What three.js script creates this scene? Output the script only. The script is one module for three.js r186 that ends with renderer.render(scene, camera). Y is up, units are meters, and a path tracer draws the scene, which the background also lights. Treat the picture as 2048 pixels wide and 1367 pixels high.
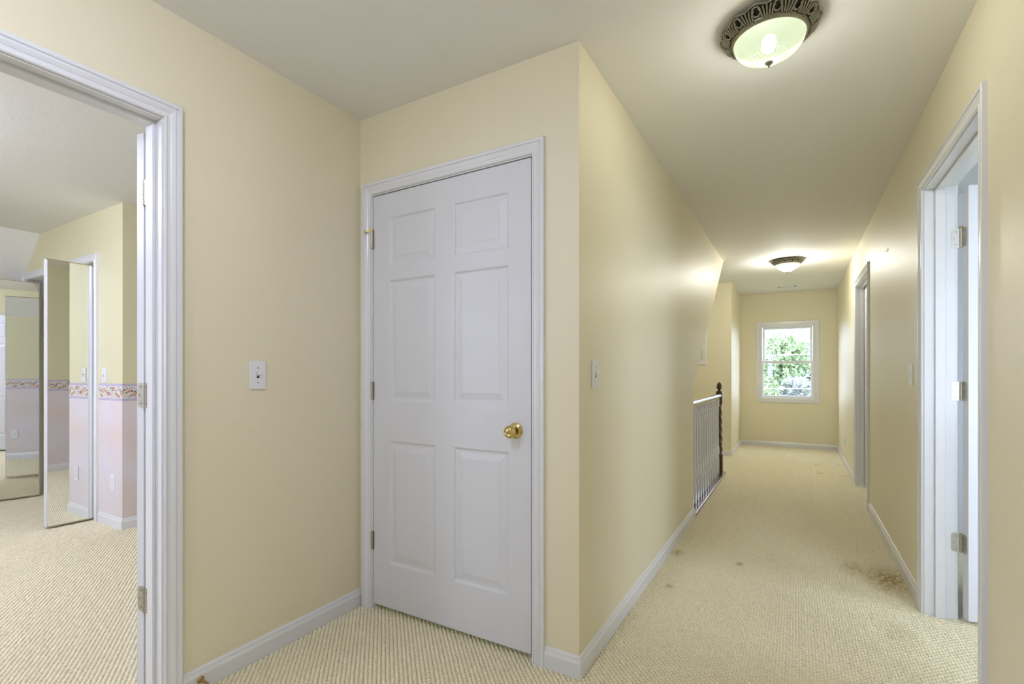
import * as THREE from 'three';
import { RoundedBoxGeometry } from 'three/addons/geometries/RoundedBoxGeometry.js';
import { mergeGeometries } from 'three/addons/utils/BufferGeometryUtils.js';
import { RectAreaLightUniformsLib } from 'three/addons/lights/RectAreaLightUniformsLib.js';

// ---------------------------------------------------------------- camera, sky, daylight, exposure
const IMG_W = 2048, IMG_H = 1367, FOCAL = 975.4, HORIZON = 746;
const scene = new THREE.Scene();
const camera = new THREE.PerspectiveCamera(2 * Math.atan(IMG_H / 2 / FOCAL) * 180 / Math.PI, IMG_W / IMG_H, 0.05, 300);
camera.position.set(0, 1.165, 0);
camera.rotation.y = 30.25 * Math.PI / 180;
camera.setViewOffset(IMG_W, IMG_H, 0, IMG_H / 2 - HORIZON, IMG_W, IMG_H);
scene.add(camera);

const renderer = new THREE.WebGLRenderer({ antialias: true });
renderer.toneMapping = THREE.LinearToneMapping;
renderer.toneMappingExposure = 1.47;
renderer.shadowMap.enabled = true;
RectAreaLightUniformsLib.init();

scene.background = new THREE.Color().setRGB(5.2, 5.9, 7.6);      // bright overcast sky

// daylight of the windows outside the frame: an area light the size of each window, just inside its pane
function windowLight(x, y, z, w, h, tx, tz, radiance) {
  const l = new THREE.RectAreaLight(new THREE.Color().setRGB(0.84, 0.94, 1.12), radiance, w, h);
  l.position.set(x, y, z); l.lookAt(x + tx, y, z + tz); scene.add(l);
}
const DAY = { back: 0.5, bedroom: 0.5, side: 1.7, sideEast: 1.5 };
windowLight(-0.95, 1.45, 1.47, 0.6, 0.9, 0, -1, DAY.back);
windowLight(-4.2, 1.40, 2.97, 1.2, 1.2, 0, -1, DAY.bedroom);
windowLight(1.75, 1.40, -0.63, 1.3, 1.3, 0, -1, DAY.side);
windowLight(3.36, 1.40, -2.3, 1.3, 1.3, -1, 0, DAY.sideEast);
const WARM = [1.0, 0.99, 0.92], COOL = [0.90, 0.96, 1.30];

// ---------------------------------------------------------------- helpers
let seed = 12345;
const rnd = () => { seed = (seed * 1664525 + 1013904223) >>> 0; return seed / 4294967296; };
const taken = {};
function numbered(name) { const n = taken[name] ?? 0; taken[name] = n + 1; return n ? name + '_' + String(n).padStart(3, '0') : name; }
const lin = (r, g, b) => new THREE.Color().setRGB(r, g, b);
function shadows(o) { o.castShadow = true; o.receiveShadow = true; return o; }
function mesh(name, geo, mat, parent) { const m = shadows(new THREE.Mesh(geo, mat)); m.name = name; parent.add(m); return m; }
function thing(name, label, category, [x, y, z] = [0, 0, 0], turn = 0, group) {
  const o = new THREE.Group(); o.name = numbered(name); scene.add(o);
  o.position.set(x, y, z); o.rotation.y = turn; o.userData = { label, category };
  if (group) o.userData.group = group;
  return o;
}
function struct(name, label, category, geo, mat) {
  const o = geo ? shadows(new THREE.Mesh(geo, mat)) : new THREE.Group();
  o.name = name; o.userData = { label, category, kind: 'structure' }; scene.add(o); return o;
}
const flat = (g) => g.index ? g.toNonIndexed() : g;
function fixWinding(g) {                                             // swap two corners of every triangle
  for (const k of Object.keys(g.attributes)) {
    const a = g.attributes[k], n = a.itemSize;
    for (let i = 0; i < a.count; i += 3) for (let c = 0; c < n; c++) { const p = (i + 1) * n + c, q = (i + 2) * n + c, t = a.array[p]; a.array[p] = a.array[q]; a.array[q] = t; }
  }
}
function worldUV(g, turn = 0) {                                      // uv in metres, seen along the axis a face mostly points to
  g = flat(g); const p = g.attributes.position, n = g.attributes.normal, uv = new Float32Array(p.count * 2), c = Math.cos(turn), s = Math.sin(turn);
  for (let i = 0; i < p.count; i++) {
    const ax = Math.abs(n.getX(i)), ay = Math.abs(n.getY(i)), az = Math.abs(n.getZ(i));
    let u, v; if (ax >= ay && ax >= az) { u = p.getZ(i); v = p.getY(i); } else if (ay >= az) { u = p.getX(i); v = p.getZ(i); } else { u = p.getX(i); v = p.getY(i); }
    uv[2 * i] = c * u - s * v; uv[2 * i + 1] = s * u + c * v;
  }
  g.setAttribute('uv', new THREE.BufferAttribute(uv, 2)); return g;
}
// a slab: outline in the plane across an axis, between a0 and a1 on it. axis x: (z, y); axis y: (x, z); axis z: (x, y)
const rect = (u0, u1, v0, v1) => [[u0, v0], [u1, v0], [u1, v1], [u0, v1]];
function slab(axis, a0, a1, outline, holes = [], bevel = 0) {
  const sh = new THREE.Shape(outline.map(([u, v]) => new THREE.Vector2(u, v)));
  for (const h of holes) sh.holes.push(new THREE.Path(h.map(([u, v]) => new THREE.Vector2(u, v))));
  const g = flat(new THREE.ExtrudeGeometry(sh, { depth: a1 - a0, bevelEnabled: bevel > 0, bevelSize: bevel, bevelThickness: bevel, bevelOffset: -bevel, bevelSegments: 1, curveSegments: 6 }));
  const p = g.attributes.position;
  for (let i = 0; i < p.count; i++) {
    const u = p.getX(i), v = p.getY(i), d = p.getZ(i) + a0;
    if (axis === 'x') p.setXYZ(i, d, v, u); else if (axis === 'y') p.setXYZ(i, u, d, v); else p.setXYZ(i, u, v, d);
  }
  if (axis !== 'z') fixWinding(g);
  g.clearGroups(); g.computeVertexNormals(); return worldUV(g);
}
const box = (x0, x1, y0, y1, z0, z1) => slab('z', z0, z1, rect(x0, x1, y0, y1));
function rbox(x0, x1, y0, y1, z0, z1, r = 0.003, seg = 2) {
  const g = new RoundedBoxGeometry(x1 - x0, y1 - y0, z1 - z0, seg, r); g.translate((x0 + x1) / 2, (y0 + y1) / 2, (z0 + z1) / 2); return worldUV(g);
}
function cyl(r0, r1, h, seg = 20) { return flat(new THREE.CylinderGeometry(r0, r1, h, seg)); }
function lathe(pts, seg = 32) { return flat(new THREE.LatheGeometry(pts.map(([r, y]) => new THREE.Vector2(r, y)), seg)); }
const merge = (list) => { const l = list.map((g) => { g = flat(g); const o = new THREE.BufferGeometry(); for (const k of ['position', 'normal', 'uv']) if (g.attributes[k]) o.setAttribute(k, g.attributes[k]); return o; }); return mergeGeometries(l); };
// a moulding: profile [[o, t]...] swept along a polyline in a plane; o goes to the right-hand side of travel times side, t out of the plane
function sweepSegments(path, profile, map, side = 1) {
  const N = path.length, dirs = [], out = [];
  for (let i = 0; i < N - 1; i++) { const dx = path[i + 1][0] - path[i][0], dy = path[i + 1][1] - path[i][1], l = Math.hypot(dx, dy); dirs.push([dx / l, dy / l]); }
  const nrm = dirs.map(([x, y]) => [-y * side, x * side]);
  const mit = path.map((_, i) => { if (i === 0) return nrm[0]; if (i === N - 1) return nrm[N - 2]; const a = nrm[i - 1], b = nrm[i], k = 1 + a[0] * b[0] + a[1] * b[1]; return [(a[0] + b[0]) / k, (a[1] + b[1]) / k]; });
  for (let i = 0; i < N - 1; i++) {
    const pos = []; const at = (k, j) => map(path[k][0] + mit[k][0] * profile[j][0], path[k][1] + mit[k][1] * profile[j][0], profile[j][1]);
    for (let j = 0; j < profile.length - 1; j++) { const a = at(i, j), b = at(i + 1, j), c = at(i + 1, j + 1), d = at(i, j + 1); pos.push(...a, ...b, ...c, ...a, ...c, ...d); }
    for (const k of [i, i + 1]) for (let j = 1; j < profile.length - 1; j++) { const a = at(k, 0), b = at(k, j), c = at(k, j + 1); if (k === i) pos.push(...a, ...c, ...b); else pos.push(...a, ...b, ...c); }
    const g = new THREE.BufferGeometry(); g.setAttribute('position', new THREE.Float32BufferAttribute(pos, 3)); g.computeVertexNormals(); out.push(worldUV(g));
  }
  return out;
}

// ---------------------------------------------------------------- textures
function dataTexture(n, fn, srgb) {
  const d = new Uint8Array(n * n * 4);
  for (let y = 0; y < n; y++) for (let x = 0; x < n; x++) { const c = fn(x, y); const i = 4 * (y * n + x); for (let k = 0; k < 3; k++) d[i + k] = Math.max(0, Math.min(255, Array.isArray(c) ? c[k] : c)); d[i + 3] = 255; }
  const t = new THREE.DataTexture(d, n, n); t.wrapS = t.wrapT = THREE.RepeatWrapping; t.magFilter = THREE.LinearFilter; t.minFilter = THREE.LinearMipmapLinearFilter; t.generateMipmaps = true;
  if (srgb) t.colorSpace = THREE.SRGBColorSpace; t.needsUpdate = true; return t;
}
function tileNoise(n, cells, rs) {                                    // value noise that repeats
  const g = []; for (let i = 0; i < cells * cells; i++) g.push(rs());
  const f = (t) => t * t * (3 - 2 * t);
  return (x, y) => { const u = x / n * cells, v = y / n * cells, i = Math.floor(u), j = Math.floor(v), a = f(u - i), b = f(v - j), q = (p, r) => g[((r % cells + cells) % cells) * cells + (p % cells + cells) % cells]; return (q(i, j) * (1 - a) + q(i + 1, j) * a) * (1 - b) + (q(i, j + 1) * (1 - a) + q(i + 1, j + 1) * a) * b; };
}
const nA = tileNoise(512, 8, rnd), nB = tileNoise(512, 32, rnd), nC = tileNoise(512, 128, rnd), nD = tileNoise(512, 5, rnd);
const paintBump = dataTexture(512, (x, y) => 90 * nB(x, y) + 90 * nC(x, y) + 40 * nA(x, y));
paintBump.repeat.set(1.6, 1.6);
const blotch = dataTexture(512, (x, y) => { const a = nA(x, y), b = nB(x, y), c = nD(x, y), k = 0.5 * c + 0.35 * a + 0.15 * b; return [230 - 2 * k, 223 - 16 * k + 6 * b, 222 - 18 * k + 12 * (1 - a)]; }, true);
blotch.repeat.set(0.9, 0.9);
const gN1 = tileNoise(512, 64, rnd), gN2 = tileNoise(512, 16, rnd);
const grain = dataTexture(512, (x, y) => { const w = 10 * gN2(x * 0.5 % 512, y * 0.25); return 120 + 90 * (gN1((x + w) % 512, (y * 0.06) % 512) - 0.5) + 40 * (nC(x, (y * 0.12) % 512) - 0.5); });
grain.repeat.set(2.5, 1.2);
function canvasTexture(w, h, draw) { const c = document.createElement('canvas'); c.width = w; c.height = h; draw(c.getContext('2d'), w, h); const t = new THREE.CanvasTexture(c); t.colorSpace = THREE.SRGBColorSpace; t.wrapS = t.wrapT = THREE.RepeatWrapping; return t; }
const borderTex = canvasTexture(1024, 256, (c, w, h) => {
  c.fillStyle = '#cfc6d4'; c.fillRect(0, 0, w, h);
  c.fillStyle = '#b9aecb'; c.fillRect(0, 0, w, 30); c.fillRect(0, h - 30, w, 30);
  for (let x = 0; x < w; x += 16) { c.fillStyle = '#dcd4e2'; c.beginPath(); c.arc(x + 8, 15, 5, 0, 7); c.fill(); c.beginPath(); c.arc(x + 8, h - 15, 5, 0, 7); c.fill(); }
  c.fillStyle = '#e2d9d2'; c.fillRect(0, 34, w, h - 68);
  const blob = (x, y, r, col, sq, a) => { for (const dx of [-w, 0, w]) { c.save(); c.translate(x + dx, y); c.rotate(a); c.scale(1, sq); c.fillStyle = col; c.beginPath(); c.arc(0, 0, r, 0, 7); c.fill(); c.restore(); } };
  for (let k = 0; k < 150; k++) blob(rnd() * w, 44 + rnd() * (h - 88), 6 + rnd() * 9, ['#8f86a8', '#9d8fa0', '#77785f', '#a9a2b8', '#5b5a55'][k % 5], 0.35 + rnd() * 0.3, rnd() * 6);
  for (let k = 0; k < 16; k++) { const x = (k + rnd() * 0.5) * w / 16, y = 70 + rnd() * (h - 140), col = ['#d98f5c', '#dfa9a0', '#d8b56c', '#c9716a', '#b8a6c6'][k % 5]; for (let p = 0; p < 6; p++) { const a = p * 1.05 + k; blob(x + 15 * Math.cos(a), y + 15 * Math.sin(a), 13, col, 0.7, a); } blob(x, y, 9, k % 2 ? '#a04c36' : '#e8cf8f', 1, 0); blob(x + 34, y + 18, 17, '#4d5a4a', 0.45, 0.7); blob(x - 32, y - 14, 14, '#3f4a4c', 0.5, -0.5); }
});
borderTex.repeat.set(1 / 0.52, 1);

// ---------------------------------------------------------------- materials
const D = THREE.DoubleSide;
const std = (color, roughness, extra = {}) => new THREE.MeshPhysicalMaterial({ color, roughness, side: D, ...extra });
const M = {
  wall: std(lin(0.84, 0.77, 0.56), 0.47, { bumpMap: paintBump, bumpScale: 0.0006 }),
  ceil: std(lin(0.90, 0.885, 0.845), 0.8, { bumpMap: paintBump, bumpScale: 0.0006 }),
  trim: std(lin(0.80, 0.80, 0.81), 0.25),
  door: std(lin(0.73, 0.73, 0.75), 0.42, { bumpMap: grain, bumpScale: 0.0009 }),
  yellow: std(lin(0.74, 0.69, 0.45), 0.5, { bumpMap: paintBump, bumpScale: 0.0006 }),
  pink: std(lin(1, 1, 1), 0.7, { map: blotch }),
  border: std(lin(1, 1, 1), 0.6, { map: borderTex }),
  blue: std(lin(0.80, 0.83, 0.86), 0.5, { bumpMap: paintBump, bumpScale: 0.0006 }),
  carpetBase: std(lin(0.62, 0.56, 0.38), 1),
  carpet: std(lin(0.90, 0.82, 0.59), 1, { sheen: 0.3, sheenRoughness: 0.6 }),
  plate: std(lin(0.84, 0.84, 0.86), 0.3),
  dark: std(lin(0.02, 0.02, 0.02), 0.6),
  nickel: std(lin(0.50, 0.48, 0.42), 0.42, { metalness: 1 }),
  screw: std(lin(0.35, 0.34, 0.32), 0.4, { metalness: 1 }),
  brass: std(lin(0.66, 0.52, 0.22), 0.14, { metalness: 1 }),
  oldBrass: std(lin(0.45, 0.30, 0.12), 0.35, { metalness: 1 }),
  rubber: std(lin(0.75, 0.66, 0.50), 0.6),
  pewter: std(lin(0.30, 0.28, 0.22), 0.38, { metalness: 0.9 }),
  pewterDark: std(lin(0.05, 0.05, 0.045), 0.5, { metalness: 0.6 }),
  glassShade: std(lin(0.80, 0.86, 0.76), 0.30, { transmission: 0.14, thickness: 0, emissive: lin(0.25, 0.31, 0.19) }),
  glassRib: std(lin(0.62, 0.68, 0.58), 0.25, { transmission: 0.1, thickness: 0, emissive: lin(0.10, 0.13, 0.08) }),
  bulb: std(lin(1, 1, 1), 0.5, { emissive: lin(14, 14, 12.5) }),
  mirror: std(lin(0.90, 0.92, 0.90), 0.015, { metalness: 1 }),
  mirrorEdge: std(lin(0.50, 0.44, 0.30), 0.35, { metalness: 0.8 }),
  mahogany: std(lin(0.055, 0.010, 0.008), 0.3, { clearcoat: 1, clearcoatRoughness: 0.06 }),
  vinyl: std(lin(0.84, 0.84, 0.87), 0.35),
  pane: std(lin(1, 1, 1), 0.0, { transmission: 1, thickness: 0, ior: 1.45 }),
  grass: std(lin(0.12, 0.17, 0.07), 1),
  bark: std(lin(0.14, 0.12, 0.10), 0.9),
  wire: std(lin(0.8, 0.8, 0.8), 0.6),
};

// ---------------------------------------------------------------- the plan (metres; the hall runs along -z)
const H = 2.44, XL = -1.905, ZD = -1.745, XH = -0.72, XR = 0.535, ZF = -8.80, ZS = -7.48, XN = -0.79;
const BW = -2.02, CZ = -1.68, CX = -4.345;                            // bedroom: back of the left wall, closet front, closet corner

// floors
const floorHall = struct('floor', 'cream looped carpet floor of the hallway', 'floor', merge([
  box(-2.02, 0.65, -0.14, -0.008, ZD - 0.115, 1.6), box(-0.835, 0.65, -0.14, -0.008, -8.95, ZD - 0.115), box(-1.97, -0.835, -0.14, -0.008, ZS - 0.12, -6.20)]), M.carpetBase);
const floorBed = struct('floor_bedroom', 'pale looped carpet floor of the bedroom beyond the open doorway', 'floor', box(-6.65, -2.02, -0.14, -0.008, -3.5, 3.1), M.carpetBase);
const floorSide = struct('floor_side_room', 'carpet floor of the side room behind the open white door', 'floor', box(0.65, 3.5, -0.14, -0.008, -4.7, -0.5), M.carpetBase);
// carpet pile: staggered loops, rows at an angle to the hall
function loopGeometry() {
  const g = new THREE.SphereGeometry(1, 9, 4, 0, Math.PI * 2, 0, Math.PI * 0.56), p = g.attributes.position;
  for (let i = 0; i < p.count; i++) { const x = p.getX(i), z = p.getZ(i), r = Math.hypot(x, z), k = r > 1e-6 ? Math.pow(r, 4) : 0, m = Math.max(Math.abs(x), Math.abs(z)), q = r > 1e-6 ? 1 + 0.22 * k * (r / Math.max(m, 1e-6) - 1) : 1; p.setXYZ(i, x * q, p.getY(i), z * q); }
  g.computeVertexNormals(); return g;
}
const loopGeo = loopGeometry();
function pile(parent, pitch, turn, inside, x0, x1, z0, z1) {
  const spots = [], c = Math.cos(turn), s = Math.sin(turn), R = Math.hypot(x1 - x0, z1 - z0) / 2 + pitch, mx = (x0 + x1) / 2, mz = (z0 + z1) / 2, n = Math.ceil(R / pitch);
  for (let i = -n; i <= n; i++) for (let j = -n; j <= n; j++) {
    const u = i * pitch, v = j * pitch, x = mx + c * u - s * v, z = mz + s * u + c * v;
    if (x < x0 || x > x1 || z < z0 || z > z1 || !inside(x, z)) continue;
    spots.push([x, z]);
  }
  const im = new THREE.InstancedMesh(loopGeo, M.carpet, spots.length), m = new THREE.Matrix4(), q = new THREE.Quaternion(), e = new THREE.Euler(), col = new THREE.Color();
  spots.forEach(([x, z], k) => {
    e.set((rnd() - 0.5) * 0.25, -turn + 0.35 + (rnd() - 0.5) * 0.35, (rnd() - 0.5) * 0.25); q.setFromEuler(e);
    m.compose(new THREE.Vector3(x + (rnd() - 0.5) * 0.0016, -0.0088, z + (rnd() - 0.5) * 0.0016), q, new THREE.Vector3(pitch * 0.54, 0.0090 * (0.86 + 0.28 * rnd()), pitch * 0.515));
    im.setMatrixAt(k, m); const t = 0.93 + 0.07 * rnd();
    let dirt = 0; for (const [sx, sz, sr, sa] of stains) { const d = Math.hypot((x - sx), (z - sz) * 0.6) / sr; if (d < 1) dirt = Math.max(dirt, sa * (1 - d) * (0.4 + 1.2 * rnd())); }
    col.setRGB(t * (1 - 0.45 * dirt), t * (1 - 0.55 * dirt), t * (1 - 0.75 * dirt)); im.setColorAt(k, col);
  });
  im.name = 'carpet_pile'; im.userData = { label: 'cream looped carpet pile', kind: 'stuff' }; shadows(im); parent.add(im);
}
const stains = [[0.455, -3.46, 0.17, 0.85], [0.30, -3.55, 0.10, 0.55], [0.40, -2.75, 0.10, 0.3], [-0.67, -3.29, 0.05, 0.7], [-0.30, -3.29, 0.03, 0.8], [-0.60, -2.75, 0.03, 0.6], [0.18, -2.05, 0.12, 0.25]];
pile(floorHall, 0.0167, Math.PI / 4, (x, z) => (z > ZD - 0.06) || x > XH - 0.003 || (z < -6.22 && x > -1.85), -1.94, 0.62, -8.80, 0.3);
pile(floorBed, 0.0167, 0.56, (x, z) => !(x < CX && z < CZ && !(x < -4.8 && z > -2.4)), -6.55, -1.94, -2.6, 0.3);
pile(floorSide, 0.0167, Math.PI / 4, () => true, 0.62, 1.7, -4.2, -1.6);

// ceiling
struct('ceiling', 'off-white painted ceiling over the hallway and rooms', 'ceiling', box(-6.8, 3.6, H, H + 0.12, -9.1, 3.2), M.ceil);
struct('ceiling_sloped', 'sloping off-white ceiling beside the mirrored closet', 'ceiling', slab('z', -2.5, 3.0, [[-5.98, H], [-6.56, 1.927], [-6.75, 1.927], [-6.75, H]]), M.ceil);

// walls
const opening = (a, b, top) => rect(a, b, -0.2, top);
const hole = (a, b, top, lo = 0) => rect(a, b, lo, top);
function wallOutline(u0, u1, y0, y1, doors) {                        // an outline with door gaps cut up from the bottom edge
  const pts = [[u0, y0]]; for (const [a, b, top] of doors) pts.push([a, y0], [a, top], [b, top], [b, y0]); pts.push([u1, y0], [u1, y1], [u0, y1]); return pts;
}
const bedDoor = [-0.868, -0.052, 2.068], nearDoor = [-3.068, -2.182, 2.068], farDoor = [-6.168, -5.132, 2.068], closetDoor = [-1.838, -0.908, 2.062];
struct('wall_left', 'cream painted wall with the open bedroom doorway', 'wall', slab('x', -1.9625, XL, wallOutline(-1.86, 1.6, -0.01, H, [bedDoor])), M.wall);
const wBed = struct('wall_bedroom_east', 'yellow bedroom wall with floral border beside the open door', 'wall', slab('x', BW, -1.9625, wallOutline(-3.5, 3.1, -0.01, H, [bedDoor])), M.yellow);
struct('wall_closet', 'cream wall holding the closed six-panel closet door', 'wall', slab('z', ZD - 0.115, ZD, wallOutline(XL, XH, -0.01, H, [closetDoor])), M.wall);
struct('wall_closet_back', 'back wall of the hall closet', 'wall', box(-1.9625, -0.835, -0.01, H, -2.7, -2.6), M.wall);
struct('wall_hall_left', 'long cream hallway wall with an end sloping back over the stair railing', 'wall', slab('x', XH - 0.115, XH, [[-1.86, -0.01], [-1.86, H], [-6.02, H], [-4.15, 1.06], [-4.15, -0.01]]), M.wall);
struct('ceiling_stair', 'sloping ceiling above the staircase', 'ceiling', slab('x', -1.85, XH - 0.115, [[-4.15, 1.06], [-6.02, H], [-5.8, H], [-3.0, 0.38], [-3.0, 0.2]]), M.wall);
struct('wall_stair_left', 'cream wall on the far side of the stairwell', 'wall', box(-1.965, -1.85, -2.9, H, -7.6, -2.6), M.wall);
struct('wall_stair_lower', 'stairwell wall below the railing', 'wall', box(-0.835, -0.72, -2.9, -0.14, -6.2, -2.6), M.wall);
struct('wall_stair_near', 'lower end wall of the stairwell', 'wall', box(-1.85, -0.835, -2.9, 1.0, -2.9, -2.7), M.wall);
struct('floor_lower', 'carpet floor at the foot of the stairs', 'floor', box(-1.97, -0.72, -3.0, -2.85, -7.6, -2.6), M.carpetBase);
struct('wall_stair', 'cream wall with a small window beyond the stair railing', 'wall', slab('z', ZS - 0.115, ZS, rect(-1.85, XN, -2.9, H), [rect(-1.72, -1.175, 1.345, 2.05)]), M.wall);
struct('wall_niche', 'short cream wall leading to the hallway window', 'wall', box(XN - 0.115, XN, -0.01, H, ZF, ZS - 0.115), M.wall);
struct('wall_far', 'cream end wall around the hallway window', 'wall', slab('z', ZF - 0.15, ZF, rect(-0.95, 0.65, -0.01, H), [rect(-0.505, 0.245, 0.757, 1.928)]), M.wall);
struct('wall_right', 'cream hallway wall with two doorways', 'wall', slab('x', XR, 0.5925, wallOutline(ZF - 0.15, 1.6, -0.01, H, [farDoor, nearDoor])), M.wall);
struct('wall_side_room_west', 'pale blue wall inside the side room', 'wall', slab('x', 0.5925, 0.65, wallOutline(ZF - 0.15, 1.6, -0.01, H, [farDoor, nearDoor])), M.blue);
struct('wall_back', 'cream wall with a window at the near end of the hallway', 'wall', slab('z', 1.5, 1.6, rect(-1.905, 0.535, -0.01, H), [rect(-1.25, -0.65, 1.0, 1.9)]), M.wall);
struct('wall_side_room_far', 'pale blue far wall of the side room', 'wall', box(0.65, 3.5, -0.01, H, -4.7, -4.6), M.blue);
struct('wall_side_room_near', 'pale blue window wall of the side room', 'wall', slab('z', -0.6, -0.5, rect(0.65, 3.5, -0.01, H), [rect(1.1, 2.4, 0.75, 2.05)]), M.blue);
struct('wall_side_room_east', 'pale blue outer wall of the side room', 'wall', slab('x', 3.4, 3.5, rect(-4.7, -0.5, -0.01, H), [rect(-2.95, -1.65, 0.75, 2.05)]), M.blue);
struct('wall_linen_back', 'back wall behind the far hallway door', 'wall', box(0.90, 0.95, -0.01, H, -6.6, -4.7), M.wall);
struct('wall_linen_side', 'side wall behind the far hallway door', 'wall', box(0.65, 0.90, -0.01, H, -6.6, -6.55), M.wall);
// bedroom walls
const closetHole = [-6.36, -4.838, 2.068];
const wClo = struct('wall_bedroom_closet', 'pale yellow and pink bedroom wall around the mirrored closet', 'wall', slab('z', CZ - 0.115, CZ, wallOutline(-6.65, CX, -0.01, H, [closetHole])), M.yellow);
const wRet = struct('wall_bedroom_return', 'yellow and peach return wall at the closet corner', 'wall', box(CX - 0.115, CX, -0.01, H, -3.5, CZ - 0.115), M.yellow);
struct('wall_bedroom_north', 'yellow wall at the end of the bedroom passage', 'wall', box(CX, BW, -0.01, H, -3.5, -3.4), M.yellow);
struct('wall_bedroom_closet_back', 'back wall inside the mirrored closet', 'wall', box(-6.65, CX - 0.115, -0.01, H, -2.5, -2.4), M.yellow);
const wKnee = struct('wall_bedroom_west', 'low bedroom wall under the sloping ceiling', 'wall', box(-6.65, -6.55, -0.01, 1.94, -2.5, 3.1), M.yellow);
struct('wall_bedroom_south', 'bedroom window wall', 'wall', slab('z', 3.0, 3.1, rect(-6.65, BW, -0.01, H), [rect(-4.8, -3.6, 0.8, 2.0)]), M.yellow);
// pink sponge-painted dado and floral paper border on the bedroom walls
function dress(w, axis, face, dir, u0, u1) {
  const a = dir > 0 ? [face, face + 0.0012] : [face - 0.0012, face], b = dir > 0 ? [face, face + 0.002] : [face - 0.002, face];
  mesh('dado_paint', slab(axis, ...a, rect(u0, u1, 0, 0.96)), M.pink, w).userData = { label: 'sponged pink lower wall' };
  const g = slab(axis, ...b, rect(u0, u1, 0.957, 1.085)), uv = g.attributes.uv; for (let i = 0; i < uv.count; i++) uv.setY(i, (uv.getY(i) - 0.957) / 0.128);
  mesh('wallpaper_border', g, M.border, w).userData = { label: 'floral wallpaper border' };
}
dress(wClo, 'z', CZ, 1, -4.745, CX); dress(wClo, 'z', CZ, 1, -6.55, -6.43);
dress(wRet, 'x', CX, 1, -3.4, CZ + 0.002); dress(wKnee, 'x', -6.55, 1, CZ, 3.0);
dress(wBed, 'x', BW, -1, -3.4, -0.93); dress(wBed, 'x', BW, -1, 0.02, 3.0);

// ---------------------------------------------------------------- baseboards
const baseProfile = [[0, 0], [0.012, 0], [0.0125, 0.058], [0.0105, 0.064], [0.0075, 0.070], [0.0065, 0.078], [0.003, 0.085], [0, 0.086]];
function baseboard(name, label, path, side) {
  const o = struct(name, label, 'baseboard'); const segs = sweepSegments(path, baseProfile, (u, v, t) => [u, t - 0.004, v], side);
  segs.forEach((g) => mesh('board', g, M.trim, o)); return o;
}
baseboard('baseboard_left', 'white baseboard below the light switch near the bedroom doorway', [[XL, -0.912], [XL, ZD]], 1);
baseboard('baseboard_hall_left', 'white baseboard wrapping the corner beside the closet door', [[-0.869, ZD], [XH, ZD], [XH, -4.15], [XH - 0.115, -4.15]], 1);
baseboard('baseboard_right', 'white baseboard between the two right-hand doorways', [[XR, -5.07], [XR, -3.107]], 1);
baseboard('baseboard_right_far', 'white baseboard from the far doorway to the window wall', [[XR, ZF], [XR, -6.21]], 1);
baseboard('baseboard_right_near', 'white baseboard beside the side room doorway', [[XR, -2.12], [XR, 1.5]], 1);
baseboard('baseboard_far', 'white baseboard under the hallway window', [[XN, ZF], [XR, ZF]], 1);
baseboard('baseboard_stair', 'white baseboard turning the corner beyond the newel post', [[-1.85, ZS], [XN, ZS], [XN, ZF]], 1);
baseboard('baseboard_bedroom', 'white baseboard around the bedroom closet corner', [[-4.745, CZ], [CX, CZ], [CX, -3.4]], 1);
baseboard('baseboard_bedroom_east', 'white baseboard behind the open bedroom door', [[BW, -3.4], [BW, -0.93]], 1);
baseboard('baseboard_bedroom_west', 'white baseboard along the low bedroom wall', [[-6.55, CZ], [-6.55, 3.0]], -1);

// ---------------------------------------------------------------- door casings and jambs
const casingProfile = [[0.005, 0], [0.005, 0.008], [0.008, 0.0112], [0.012, 0.0112], [0.0145, 0.0080], [0.024, 0.0085], [0.027, 0.0108], [0.037, 0.0148], [0.0405, 0.0148], [0.0425, 0.0120], [0.0455, 0.0122], [0.048, 0.0168], [0.058, 0.0175], [0.062, 0.0145], [0.062, 0]];
let trimNo = 0;
// axis: the wall's plane; face: where its surface is; out: +1 or -1; a, b: jamb faces; top: underside of the head
function casing(axis, face, out, a, b, top, label) {
  const o = struct('trim_' + (++trimNo), label, 'door casing');
  const map = axis === 'x' ? (u, v, t) => [face + out * t, v, u] : (u, v, t) => [u, v, face + out * t];
  const segs = sweepSegments([[a, -0.006], [a, top], [b, top], [b, -0.006]], casingProfile, map, 1);
  mesh('side_casing', segs[0], M.trim, o); mesh('head_casing', segs[1], M.trim, o); mesh('side_casing', segs[2], M.trim, o);
  return o;
}
// the boards lining an opening, with a stop strip
function jamb(axis, w0, w1, a, b, top, stop0, stop1, label) {
  const o = struct('trim_' + (++trimNo), label, 'door jamb'), e = 0.018, s = 0.011;
  const put = (name, d0, d1, u0, u1, v0, v1) => mesh(name, axis === 'x' ? rbox(d0, d1, v0, v1, u0, u1, 0.0012, 1) : rbox(u0, u1, v0, v1, d0, d1, 0.0012, 1), M.trim, o);
  put('side_jamb', w0, w1, a - e, a, -0.006, top + e); put('side_jamb', w0, w1, b, b + e, -0.006, top + e); put('head_jamb', w0, w1, a, b, top, top + e);
  put('stop', stop0, stop1, a, a + s, -0.006, top); put('stop', stop0, stop1, b - s, b, -0.006, top); put('stop', stop0, stop1, a + s, b - s, top - s, top);
  return o;
}
casing('x', XL, 1, -0.85, -0.07, 2.05, 'white moulded casing around the open bedroom doorway');
casing('x', BW, -1, -0.85, -0.07, 2.05, 'white moulded casing on the bedroom side of the doorway');
jamb('x', BW, XL, -0.85, -0.07, 2.05, -1.982, -1.945, 'white jamb lining the open bedroom doorway');
casing('z', ZD, 1, -1.82, -0.926, 2.044, 'white moulded casing around the closed closet door');
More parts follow.
